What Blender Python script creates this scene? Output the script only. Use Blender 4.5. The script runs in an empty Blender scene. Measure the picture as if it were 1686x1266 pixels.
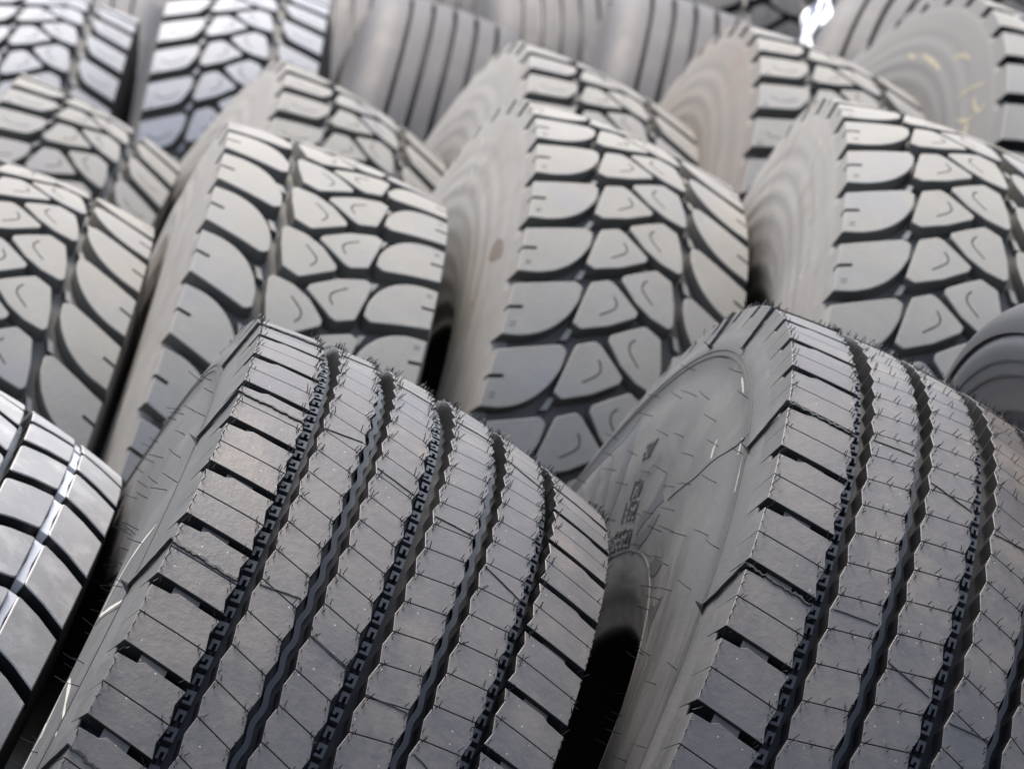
import bpy, bmesh, math, random
import numpy as np
from mathutils import Vector, Matrix

C = bpy.context.scene.collection
scn = bpy.context.scene
pi = math.pi

# ------------------------------------------------------------------ camera
CAM_H = 1.6303
PITCH = 0.17338
ROLL = -0.02458
cam_d = bpy.data.cameras.new("camera")
cam = bpy.data.objects.new("camera", cam_d)
C.objects.link(cam)
cr_, sr_ = math.cos(ROLL), math.sin(ROLL)
right = Vector((1, 0, 0)); down = Vector((0, -math.sin(PITCH), -math.cos(PITCH)))
fwd = Vector((0, math.cos(PITCH), -math.sin(PITCH)))
Rx = right * cr_ - down * sr_
Dn = right * sr_ + down * cr_
M = Matrix.Identity(4)
for i in range(3):
    M[i][0] = Rx[i]; M[i][1] = -Dn[i]; M[i][2] = -fwd[i]
M[2][3] = CAM_H
cam.matrix_world = M
cam_d.sensor_width = 36.0
cam_d.lens = 6997.27 / 1686 * 36.0
cam_d.clip_start = 0.05
cam_d.clip_end = 500
cam_d.dof.use_dof = True
cam_d.dof.focus_distance = 2.88
cam_d.dof.aperture_fstop = 15
cam_d.dof.aperture_blades = 7
scn.camera = cam

# ------------------------------------------------------------------ light
SUN_EL, SUN_AZ = math.radians(60), math.radians(-12)   # azimuth measured from +Y (behind the rows) to +X
world = bpy.data.worlds.new("World"); scn.world = world
world.use_nodes = True
wn = world.node_tree.nodes; wl = world.node_tree.links
bg = wn["Background"]
sky = wn.new("ShaderNodeTexSky"); sky.sky_type = 'NISHITA'; sky.sun_disc = False
sky.sun_elevation = SUN_EL; sky.sun_rotation = SUN_AZ
sky.air_density = 1.0; sky.dust_density = 3.0; sky.ozone_density = 1.0
hs = wn.new("ShaderNodeHueSaturation"); hs.inputs["Saturation"].default_value = 0.68   # thin overcast
wl.new(sky.outputs[0], hs.inputs["Color"]); wl.new(hs.outputs[0], bg.inputs[0])
bg.inputs[1].default_value = 0.095
sd = bpy.data.lights.new("sun", 'SUN'); sun = bpy.data.objects.new("sun", sd); C.objects.link(sun)
sd.energy = 1.5; sd.angle = math.radians(30); sd.color = (1.0, 0.93, 0.84)
sdir = Vector((math.cos(SUN_EL) * math.sin(SUN_AZ), math.cos(SUN_EL) * math.cos(SUN_AZ), math.sin(SUN_EL)))
sun.rotation_euler = (-sdir).to_track_quat('-Z', 'Y').to_euler()
scn.view_settings.view_transform = 'Standard'
scn.view_settings.look = 'None'
scn.view_settings.exposure = 1.80
scn.view_settings.gamma = 1.0
scn.view_settings.use_curve_mapping = False

# ------------------------------------------------------------------ materials
def new_mat(name):
    m = bpy.data.materials.new(name); m.use_nodes = True
    nt = m.node_tree; b = nt.nodes["Principled BSDF"]
    return m, nt, b

def rubber(name, base, dust, amount, rough=0.5, scale=9.0, blotch=None, blotch_amt=0.0, bump=0.15, spec=0.5,
           streak=0.0, speck=0.0):
    """rubber with a film of dust: base and dust colours mixed by two noises"""
    m, nt, b = new_mat(name)
    N, L = nt.nodes.new, nt.links.new
    tc = N("ShaderNodeTexCoord"); oi = N("ShaderNodeObjectInfo")
    add = N("ShaderNodeVectorMath"); add.operation = 'ADD'
    comb = N("ShaderNodeCombineXYZ")
    mul = N("ShaderNodeMath"); mul.operation = 'MULTIPLY'; mul.inputs[1].default_value = 13.0
    L(oi.outputs["Random"], mul.inputs[0]); L(mul.outputs[0], comb.inputs[0]); L(mul.outputs[0], comb.inputs[2])
    L(tc.outputs["Object"], add.inputs[0]); L(comb.outputs[0], add.inputs[1])
    vec = add.outputs[0]
    n1 = N("ShaderNodeTexNoise"); n1.inputs["Scale"].default_value = scale; n1.inputs["Detail"].default_value = 8
    n1.inputs["Roughness"].default_value = 0.62
    L(vec, n1.inputs["Vector"])
    n2 = N("ShaderNodeTexNoise"); n2.inputs["Scale"].default_value = scale * 14; n2.inputs["Detail"].default_value = 5
    n2.inputs["Roughness"].default_value = 0.7
    L(vec, n2.inputs["Vector"])
    r1 = N("ShaderNodeMapRange"); r1.inputs[1].default_value = 0.3; r1.inputs[2].default_value = 0.7
    r1.inputs[3].default_value = -0.22; r1.inputs[4].default_value = 0.22
    L(n1.outputs[0], r1.inputs[0])
    r2 = N("ShaderNodeMapRange"); r2.inputs[1].default_value = 0.3; r2.inputs[2].default_value = 0.7
    r2.inputs[3].default_value = -0.10; r2.inputs[4].default_value = 0.10
    L(n2.outputs[0], r2.inputs[0])
    s = N("ShaderNodeMath"); s.operation = 'ADD'; L(r1.outputs[0], s.inputs[0]); L(r2.outputs[0], s.inputs[1])
    last = s.outputs[0]
    if streak:
        # circumferential wipe marks: noise in (radius, axial) space, stretched along the circumference
        sep = N("ShaderNodeSeparateXYZ"); L(tc.outputs["Object"], sep.inputs[0])
        yy = N("ShaderNodeMath"); yy.operation = 'MULTIPLY'; L(sep.outputs[1], yy.inputs[0]); L(sep.outputs[1], yy.inputs[1])
        zz = N("ShaderNodeMath"); zz.operation = 'MULTIPLY'; L(sep.outputs[2], zz.inputs[0]); L(sep.outputs[2], zz.inputs[1])
        rr = N("ShaderNodeMath"); rr.operation = 'ADD'; L(yy.outputs[0], rr.inputs[0]); L(zz.outputs[0], rr.inputs[1])
        rt = N("ShaderNodeMath"); rt.operation = 'SQRT'; L(rr.outputs[0], rt.inputs[0])
        an = N("ShaderNodeMath"); an.operation = 'ARCTAN2'; L(sep.outputs[1], an.inputs[0]); L(sep.outputs[2], an.inputs[1])
        am = N("ShaderNodeMath"); am.operation = 'MULTIPLY'; am.inputs[1].default_value = 0.035; L(an.outputs[0], am.inputs[0])
        cb = N("ShaderNodeCombineXYZ"); L(rt.outputs[0], cb.inputs[0]); L(am.outputs[0], cb.inputs[1]); L(mul.outputs[0], cb.inputs[2])
        n3 = N("ShaderNodeTexNoise"); n3.inputs["Scale"].default_value = 60; n3.inputs["Detail"].default_value = 6
        n3.inputs["Distortion"].default_value = 1.2
        L(cb.outputs[0], n3.inputs["Vector"])
        r3 = N("ShaderNodeMapRange"); r3.inputs[1].default_value = 0.3; r3.inputs[2].default_value = 0.7
        r3.inputs[3].default_value = -streak; r3.inputs[4].default_value = streak
        L(n3.outputs[0], r3.inputs[0])
        s3 = N("ShaderNodeMath"); s3.operation = 'ADD'; L(last, s3.inputs[0]); L(r3.outputs[0], s3.inputs[1]); last = s3.outputs[0]
    s2 = N("ShaderNodeMath"); s2.operation = 'ADD'; s2.use_clamp = True; L(last, s2.inputs[0]); s2.inputs[1].default_value = amount
    mix = N("ShaderNodeMix"); mix.data_type = 'RGBA'
    mix.inputs[6].default_value = (*base, 1); mix.inputs[7].default_value = (*dust, 1)
    L(s2.outputs[0], mix.inputs[0])
    col = mix.outputs[2]
    if blotch:
        n4 = N("ShaderNodeTexNoise"); n4.inputs["Scale"].default_value = scale * 0.9; n4.inputs["Detail"].default_value = 7
        n4.inputs["Roughness"].default_value = 0.7
        mp = N("ShaderNodeMapping"); mp.inputs["Location"].default_value = (3.1, 7.7, 1.9); L(vec, mp.inputs[0]); L(mp.outputs[0], n4.inputs["Vector"])
        r4 = N("ShaderNodeMapRange"); r4.inputs[1].default_value = 0.5; r4.inputs[2].default_value = 0.68
        r4.inputs[3].default_value = 0; r4.inputs[4].default_value = blotch_amt
        L(n4.outputs[0], r4.inputs[0])
        mx = N("ShaderNodeMix"); mx.data_type = 'RGBA'; L(r4.outputs[0], mx.inputs[0]); L(col, mx.inputs[6]); mx.inputs[7].default_value = (*blotch, 1)
        col = mx.outputs[2]
    if speck:
        vo = N("ShaderNodeTexVoronoi"); vo.inputs["Scale"].default_value = 95; L(vec, vo.inputs["Vector"])
        r5 = N("ShaderNodeMapRange"); r5.inputs[1].default_value = 0.045; r5.inputs[2].default_value = 0.075
        r5.inputs[3].default_value = speck; r5.inputs[4].default_value = 0
        L(vo.outputs["Distance"], r5.inputs[0])
        mx = N("ShaderNodeMix"); mx.data_type = 'RGBA'; L(r5.outputs[0], mx.inputs[0]); L(col, mx.inputs[6]); mx.inputs[7].default_value = (0.55, 0.5, 0.44, 1)
        col = mx.outputs[2]
    L(col, b.inputs["Base Color"])
    rg = N("ShaderNodeMapRange"); rg.inputs[3].default_value = rough - 0.1; rg.inputs[4].default_value = rough + 0.22
    L(s2.outputs[0], rg.inputs[0]); L(rg.outputs[0], b.inputs["Roughness"])
    b.inputs["Specular IOR Level"].default_value = spec
    bp = N("ShaderNodeBump"); bp.inputs["Strength"].default_value = bump; bp.inputs["Distance"].default_value = 0.002
    L(n2.outputs[0], bp.inputs["Height"]); L(bp.outputs[0], b.inputs["Normal"])
    return m

def plain(name, col, rough=0.6, spec=0.5):
    m, nt, b = new_mat(name)
    b.inputs["Base Color"].default_value = (*col, 1); b.inputs["Roughness"].default_value = rough
    b.inputs["Specular IOR Level"].default_value = spec
    n = nt.nodes.new("ShaderNodeTexNoise"); n.inputs["Scale"].default_value = 60
    bp = nt.nodes.new("ShaderNodeBump"); bp.inputs["Strength"].default_value = 0.1; bp.inputs["Distance"].default_value = 0.001
    nt.links.new(n.outputs[0], bp.inputs["Height"]); nt.links.new(bp.outputs[0], b.inputs["Normal"])
    return m

MT = {}
# new trailer tyres at the front: clean rubber with a thin bloom
MT['rib_top'] = rubber("bloomed rubber tread", (0.048, 0.048, 0.055), (0.145, 0.130, 0.115), 0.47, 0.44, 12,
                       blotch=(0.21, 0.175, 0.14), blotch_amt=0.5, bump=0.25, speck=0.6, spec=0.5)
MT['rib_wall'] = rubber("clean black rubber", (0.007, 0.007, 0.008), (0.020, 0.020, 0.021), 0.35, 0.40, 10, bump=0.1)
MT['rib_side'] = rubber("bloomed rubber sidewall", (0.034, 0.034, 0.035), (0.076, 0.074, 0.072), 0.45, 0.6, 13,
                        blotch=(0.12, 0.112, 0.102), blotch_amt=0.5, bump=0.2, streak=0.35, spec=0.35)
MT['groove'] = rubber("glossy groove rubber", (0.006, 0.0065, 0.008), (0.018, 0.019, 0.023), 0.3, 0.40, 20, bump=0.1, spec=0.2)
MT['ejector'] = rubber("bluish ejector rubber", (0.020, 0.022, 0.027), (0.050, 0.054, 0.064), 0.4, 0.38, 20, bump=0.1, spec=0.4)
# dusty drive tyres
MT['drv_top'] = rubber("dusty rubber tread", (0.175, 0.167, 0.150), (0.315, 0.302, 0.272), 0.55, 0.70, 11,
                       blotch=(0.22, 0.22, 0.235), blotch_amt=0.65, bump=0.2)
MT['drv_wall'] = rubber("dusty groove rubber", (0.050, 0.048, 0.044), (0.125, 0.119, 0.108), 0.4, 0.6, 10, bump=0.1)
MT['drv_side'] = rubber("dusty rubber sidewall", (0.145, 0.138, 0.127), (0.235, 0.226, 0.208), 0.5, 0.7, 9,
                        blotch=(0.13, 0.105, 0.085), blotch_amt=0.6, bump=0.12, streak=0.28)
# far rows
MT['far_top'] = rubber("grey rubber tread", (0.19, 0.197, 0.215), (0.31, 0.32, 0.345), 0.5, 0.5, 7,
                       blotch=(0.22, 0.21, 0.20), blotch_amt=0.4, bump=0.15)
MT['brown_side'] = rubber("brown dusted sidewall", (0.105, 0.088, 0.073), (0.19, 0.172, 0.15), 0.5, 0.62, 6,
                        blotch=(0.15, 0.11, 0.085), blotch_amt=0.8, bump=0.06, streak=0.3)
MT['grey_side'] = rubber("grey dusted sidewall", (0.085, 0.081, 0.077), (0.15, 0.142, 0.13), 0.5, 0.6, 6, bump=0.06, streak=0.2)
MT['steer_top'] = rubber("dull grey rubber tread", (0.045, 0.043, 0.046), (0.088, 0.083, 0.085), 0.5, 0.6, 7,
                         blotch=(0.15, 0.13, 0.11), blotch_amt=0.5, bump=0.15)
MT['far_side'] = rubber("grey rubber sidewall", (0.045, 0.043, 0.045), (0.088, 0.084, 0.083), 0.5, 0.75, 6,
                        blotch=(0.2, 0.17, 0.14), blotch_amt=0.4, bump=0.06, streak=0.25)
MT['dark_side'] = rubber("dark new rubber sidewall", (0.040, 0.040, 0.044), (0.075, 0.075, 0.080), 0.4, 0.45, 6,
                         bump=0.04, streak=0.1)
MT['dark_top'] = rubber("dark new rubber tread", (0.030, 0.030, 0.034), (0.05, 0.05, 0.054), 0.4, 0.6, 6, bump=0.06, spec=0.2)
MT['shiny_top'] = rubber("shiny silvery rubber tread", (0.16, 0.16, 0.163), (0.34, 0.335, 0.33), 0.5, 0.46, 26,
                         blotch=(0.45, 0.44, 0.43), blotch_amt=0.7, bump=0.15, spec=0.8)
MT['hair'] = plain("black rubber hair", (0.010, 0.010, 0.011), 0.5)
MT['emblem'] = rubber("matt dark emblem rubber", (0.035, 0.037, 0.042), (0.05, 0.05, 0.054), 0.4, 0.5, 8, bump=0.05, spec=0.3)
MT['scuff'] = plain("pale scuff", (0.30, 0.285, 0.26), 0.85, 0.1)
MT['chalk_w'] = plain("white chalk", (0.42, 0.40, 0.36), 0.9, 0.1)
MT['chalk_y'] = plain("yellow chalk", (0.30, 0.265, 0.19), 0.9, 0.1)
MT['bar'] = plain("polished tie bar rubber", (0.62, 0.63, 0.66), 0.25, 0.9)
MT['inner'] = plain("black liner rubber", (0.010, 0.010, 0.011), 0.6)
MT['film'] = plain("crumpled clear film", (0.85, 0.87, 0.9), 0.08, 1.0)

# ------------------------------------------------------------------ mesh helpers
def build(name, V, F, mats, fm=None, smooth=True, sharp=None):
    me = bpy.data.meshes.new(name)
    me.from_pydata([tuple(v) for v in V], [], F)
    for m in mats: me.materials.append(m)
    if fm is not None: me.polygons.foreach_set("material_index", np.array(fm, dtype=np.int32))
    me.polygons.foreach_set("use_smooth", np.full(len(me.polygons), bool(smooth)))
    me.update()
    if smooth and sharp:
        me.set_sharp_from_angle(angle=math.radians(sharp))
    return me

def cat(parts):
    V, F, M_ = [], [], []
    o = 0
    for v, f, m in parts:
        V.append(np.asarray(v, float)); F += [tuple(i + o for i in q) for q in f]; M_ += list(m); o += len(v)
    return np.concatenate(V), F, M_

def smooth_profile(pts, n=5):
    out = []
    P = [np.array(p, float) for p in pts]
    for i in range(len(P) - 1):
        p0 = P[max(i - 1, 0)]; p1 = P[i]; p2 = P[i + 1]; p3 = P[min(i + 2, len(P) - 1)]
        for k in range(n):
            t = k / n
            out.append(0.5 * ((2 * p1) + (-p0 + p2) * t + (2 * p0 - 5 * p1 + 4 * p2 - p3) * t * t + (-p0 + 3 * p1 - 3 * p2 + p3) * t ** 3))
    out.append(P[-1])
    return out

def lathe(prof, mids, n=288):
    """prof: list of (s, r); revolve about local X.  mids: material index per profile segment"""
    a = np.linspace(0, 2 * pi, n, endpoint=False)
    P = np.array(prof)
    V = np.stack([np.broadcast_to(P[:, 0], (n, len(P))), -np.outer(np.sin(a), P[:, 1]), np.outer(np.cos(a), P[:, 1])], -1).reshape(-1, 3)
    F, Mi = [], []
    m = len(P)
    for i in range(n):
        j = (i + 1) % n
        for k in range(m - 1):
            F.append((i * m + k, i * m + k + 1, j * m + k + 1, j * m + k)); Mi.append(mids[k])
    return V, F, Mi

def round_poly(p, rads, seg=3):
    """round the corners of a 2-D polygon; rads = radius or list"""
    n = len(p); out = []
    if not hasattr(rads, '__len__'): rads = [rads] * n
    for i in range(n):
        a = Vector(p[i - 1]); b = Vector(p[i]); c = Vector(p[(i + 1) % n]); r = rads[i]
        u = (a - b); v = (c - b); lu, lv = u.length, v.length
        if r <= 0 or lu < 1e-6 or lv < 1e-6: out.append(tuple(b)); continue
        u /= lu; v /= lv
        d = min(r, lu * 0.45, lv * 0.45)
        q0 = b + u * d; q1 = b + v * d
        for k in range(seg + 1):
            t = k / seg
            out.append(tuple(q0 * (1 - t) ** 2 + b * 2 * t * (1 - t) + q1 * t * t))
    return out

def offset_poly(p, d):
    """move every edge outwards by d (polygon counter-clockwise in (s,t))"""
    n = len(p); out = []
    area = sum(p[i - 1][0] * p[i][1] - p[i][0] * p[i - 1][1] for i in range(n))
    sg = 1 if area > 0 else -1
    for i in range(n):
        a = np.array(p[i - 1]); b = np.array(p[i]); c = np.array(p[(i + 1) % n])
        e1 = b - a; e2 = c - b
        e1 = e1 / (np.linalg.norm(e1) + 1e-12); e2 = e2 / (np.linalg.norm(e2) + 1e-12)
        n1 = np.array([e1[1], -e1[0]]) * sg; n2 = np.array([e2[1], -e2[0]]) * sg
        m = n1 + n2; l = m @ m
        m = m * (2 / l) if l > 0.4 else m * 2.2
        out.append(tuple(b + m * d * 1.0))
    return out

def block(bm, poly, depth, ch=0.0012, draft=0.0015, top=0.0, outer=None, buttress=(0.008, 0.036)):
    """one tread block in flat coordinates (s, t, d): d = depth below the crown"""
    area = sum(poly[i - 1][0] * poly[i][1] - poly[i][0] * poly[i - 1][1] for i in range(len(poly)))
    if area < 0: poly = poly[::-1]
    inn = offset_poly(poly, -ch); bot = offset_poly(poly, draft)
    def isout(p): return outer is not None and (p[0] * outer[0] > abs(outer[1]) - 0.0008)
    V2 = [bm.verts.new((p[0], p[1], top)) for p in inn]
    V1 = [bm.verts.new((p[0], p[1], top + ch * 0.9)) for p in poly]
    V0 = []
    for p, q in zip(poly, bot):
        if isout(p): V0.append(bm.verts.new((p[0] + outer[0] * buttress[0], q[1], buttress[1])))
        else: V0.append(bm.verts.new((q[0], q[1], depth)))
    f = bm.faces.new(V2); f.material_index = 0
    n = len(poly)
    for i in range(n):
        j = (i + 1) % n
        f = bm.faces.new((V1[i], V1[j], V2[j], V2[i])); f.material_index = 0
        o = isout(poly[i]) and isout(poly[j])
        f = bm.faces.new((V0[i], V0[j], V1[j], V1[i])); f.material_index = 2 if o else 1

def cut_flat(bm, ds, dt, s0, s1, t0, t1):
    for s in np.arange(s0, s1, ds):
        g = bm.verts[:] + bm.edges[:] + bm.faces[:]
        bmesh.ops.bisect_plane(bm, geom=g, plane_co=(s, 0, 0), plane_no=(1, 0, 0), dist=1e-6)
    for t in np.arange(t0, t1, dt):
        g = bm.verts[:] + bm.edges[:] + bm.faces[:]
        bmesh.ops.bisect_plane(bm, geom=g, plane_co=(0, t, 0), plane_no=(0, 1, 0), dist=1e-6)

def unit_arrays(bm):
    bm.verts.index_update(); bm.verts.ensure_lookup_table(); bm.faces.ensure_lookup_table()
    V = np.array([v.co[:] for v in bm.verts]); F = [tuple(v.index for v in f.verts) for f in bm.faces]
    M_ = [f.material_index for f in bm.faces]
    return V, F, M_

def wrap(V, R, crown):
    r = R - crown(V[:, 0]) - V[:, 2]
    ph = V[:, 1] / R
    return np.stack([V[:, 0], -r * np.sin(ph), r * np.cos(ph)], 1)

def repeat_unit(U, P, n, R, crown, jitter=0.0, seed=1):
    V, F, Mi = U
    rnd = np.random.RandomState(seed)
    parts = []
    for k in range(n):
        W = V.copy(); W[:, 1] += k * P
        W[:, 2] += 0
        parts.append((W, F, Mi))
    V2, F2, M2 = cat(parts)
    # uneven pitch: a slow stretch along the circumference that closes on itself
    circ = n * P
    a = 2 * pi * V2[:, 1] / circ
    V2[:, 1] += jitter * (np.sin(5 * a + 1) + 0.6 * np.sin(11 * a + 2.0))
    return wrap(V2, R, crown), F2, M2

def extrude_ribbon(path3, nrm, w, h, lift=0.0):
    """a closed ridge of width w, height h along 3-D points with normals"""
    P = [Vector(p) for p in path3]; N_ = [Vector(q).normalized() for q in nrm]
    V, F = [], []
    for i, p in enumerate(P):
        t = (P[min(i + 1, len(P) - 1)] - P[max(i - 1, 0)]).normalized()
        b = t.cross(N_[i]).normalized()
        wi = w[i] if hasattr(w, '__len__') else w
        V += [p - b * wi / 2 + N_[i] * (lift - 0.0005), p - b * wi / 2 + N_[i] * (lift + h), p + b * wi / 2 + N_[i] * (lift + h), p + b * wi / 2 + N_[i] * (lift - 0.0005)]
        if i:
            a = (i - 1) * 4; c = i * 4
            for k in range(4):
                F.append((a + k, a + (k + 1) % 4, c + (k + 1) % 4, c + k))
    F.append((0, 1, 2, 3)); e = (len(P) - 1) * 4; F.append((e + 3, e + 2, e + 1, e))
    return [tuple(v) for v in V], F

def hair_geo(p, d, ln, rad):
    """one moulding hair: 3-sided tapered, slightly bent"""
    p = Vector(p); d = Vector(d).normalized()
    a = d.orthogonal().normalized(); b = d.cross(a)
    bend = (a * random.uniform(-1, 1) + b * random.uniform(-1, 1)) * 0.25
    pts = [p - d * 0.002, p + d * ln * 0.5 + bend * ln * 0.15, p + d * ln + bend * ln * 0.6]
    V, F = [], []
    for k, q in enumerate(pts):
        rr = rad * (1 - 0.2 * k)
        for j in range(3):
            an = 2 * pi * j / 3
            V.append(q + (a * math.cos(an) + b * math.sin(an)) * rr)
        if k:
            for j in range(3):
                F.append(((k - 1) * 3 + j, (k - 1) * 3 + (j + 1) % 3, k * 3 + (j + 1) % 3, k * 3 + j))
    F.append((6, 7, 8))
    return [tuple(v) for v in V], F

# ------------------------------------------------------------------ tyre kinds
class Kind:
    pass

def sidewall_profile(hw, R, C_edge, section, dep, style):
    """outer profile of one side from the groove base to the bead, (s>0, r)"""
    r0 = R - C_edge
    b = section / 2
    k = 1.13 if style == 'plain' else 1.05
    pts = [(hw - 0.003, r0 - dep), (hw + 0.0038, r0 - 0.0215), (hw + 0.0085, r0 - 0.042), (b - 0.005, r0 - 0.065), (b - 0.001, r0 - 0.095),
           (b, r0 - 0.120), (b - 0.002, r0 - 0.15), (b - 0.010, r0 - 0.185 * (k + 1) / 2), (b - 0.024, r0 - 0.215 * k), (b - 0.034, r0 - 0.232 * k), (b - 0.041, r0 - 0.245 * k)]
    if style == 'plain':          # the slots run out before the shoulder: the floor climbs towards the edge
        pts[0] = (hw - 0.0045, r0 - dep + .001); pts.insert(1, (hw + 0.0012, r0 - 0.0120))
    pr = smooth_profile(pts, 5)
    out = []
    for s, r in pr:
        d = r0 - r; e = 0
        if style == 'wave' and d > 0.05:
            e = 0.0007 * math.sin((d - 0.05) * 2 * pi / 0.026) * min(1, (d - 0.05) / 0.02)
        out.append((s + e, r))
    # bead and inner liner
    s_, r_ = pts[-1]
    out += [(s_ - 0.004, r_ - 0.006), (s_ - 0.014, r_ - 0.008), (s_ - 0.022, r_ - 0.002), (s_ - 0.020, r_ + 0.02), (s_ - 0.005, r_ + 0.06),
            (b - 0.022, r0 - 0.11), (b - 0.04, r0 - 0.05), (hw * 0.55, r0 - 0.036), (0, r0 - 0.034)]
    return out

def casing_mesh(name, hw, R, crown, section, dep, style, mats, dbl=None):
    side = sidewall_profile(hw, R, crown(hw), section, dep, style)
    top = [(s, R - crown(s) - dep) for s in np.linspace(0, hw - 0.012, 7)]
    half = top + side
    mirror = [(-s, r) for s, r in half[::-1] if abs(s) > 1e-9]
    # order: inner-left ... tread base ... inner-right; the loop closes on the liner centre
    left = [(-s, r) for s, r in half[::-1]]
    prof = left[:-1] + half
    nh = len(half)
    def mid(k_half):
        if k_half < 6: return 1
        if k_half < 11 and style == 'plain': return 1
        if k_half < len(top) + len(side) - 9: return 0
        return 2
    ml = [mid(nh - 2 - k) for k in range(nh - 1)]
    mids = ml + [mid(k) for k in range(nh - 1)]
    V, F, Mi = lathe(prof, mids, 300)
    me = build(name, V, F, mats, Mi, True, 50)
    return me, side

def on_side(side, R, sgn, r, phi, lift=0.0):
    """point and normal on the sidewall at radius r, angle phi (towards the camera)"""
    S = side
    for i in range(len(S) - 1):
        if S[i][1] >= r >= S[i + 1][1] and S[i][0] > 0:
            t = (S[i][1] - r) / max(1e-9, S[i][1] - S[i + 1][1])
            s = S[i][0] + (S[i + 1][0] - S[i][0]) * t
            ds = S[i + 1][0] - S[i][0]; dr = S[i + 1][1] - S[i][1]
            break
    else:
        s = S[0][0]; ds, dr = 0, -1
    # outward normal of profile going downwards in r
    ns, nr = -dr, ds
    l = math.hypot(ns, nr) or 1; ns /= l; nr /= l
    rad = Vector((0, -math.sin(phi), math.cos(phi)))
    P = Vector((sgn * s, 0, 0)) + rad * r
    Nn = Vector((sgn * ns, 0, 0)) + rad * nr
    return P + Nn * lift, Nn

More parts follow.
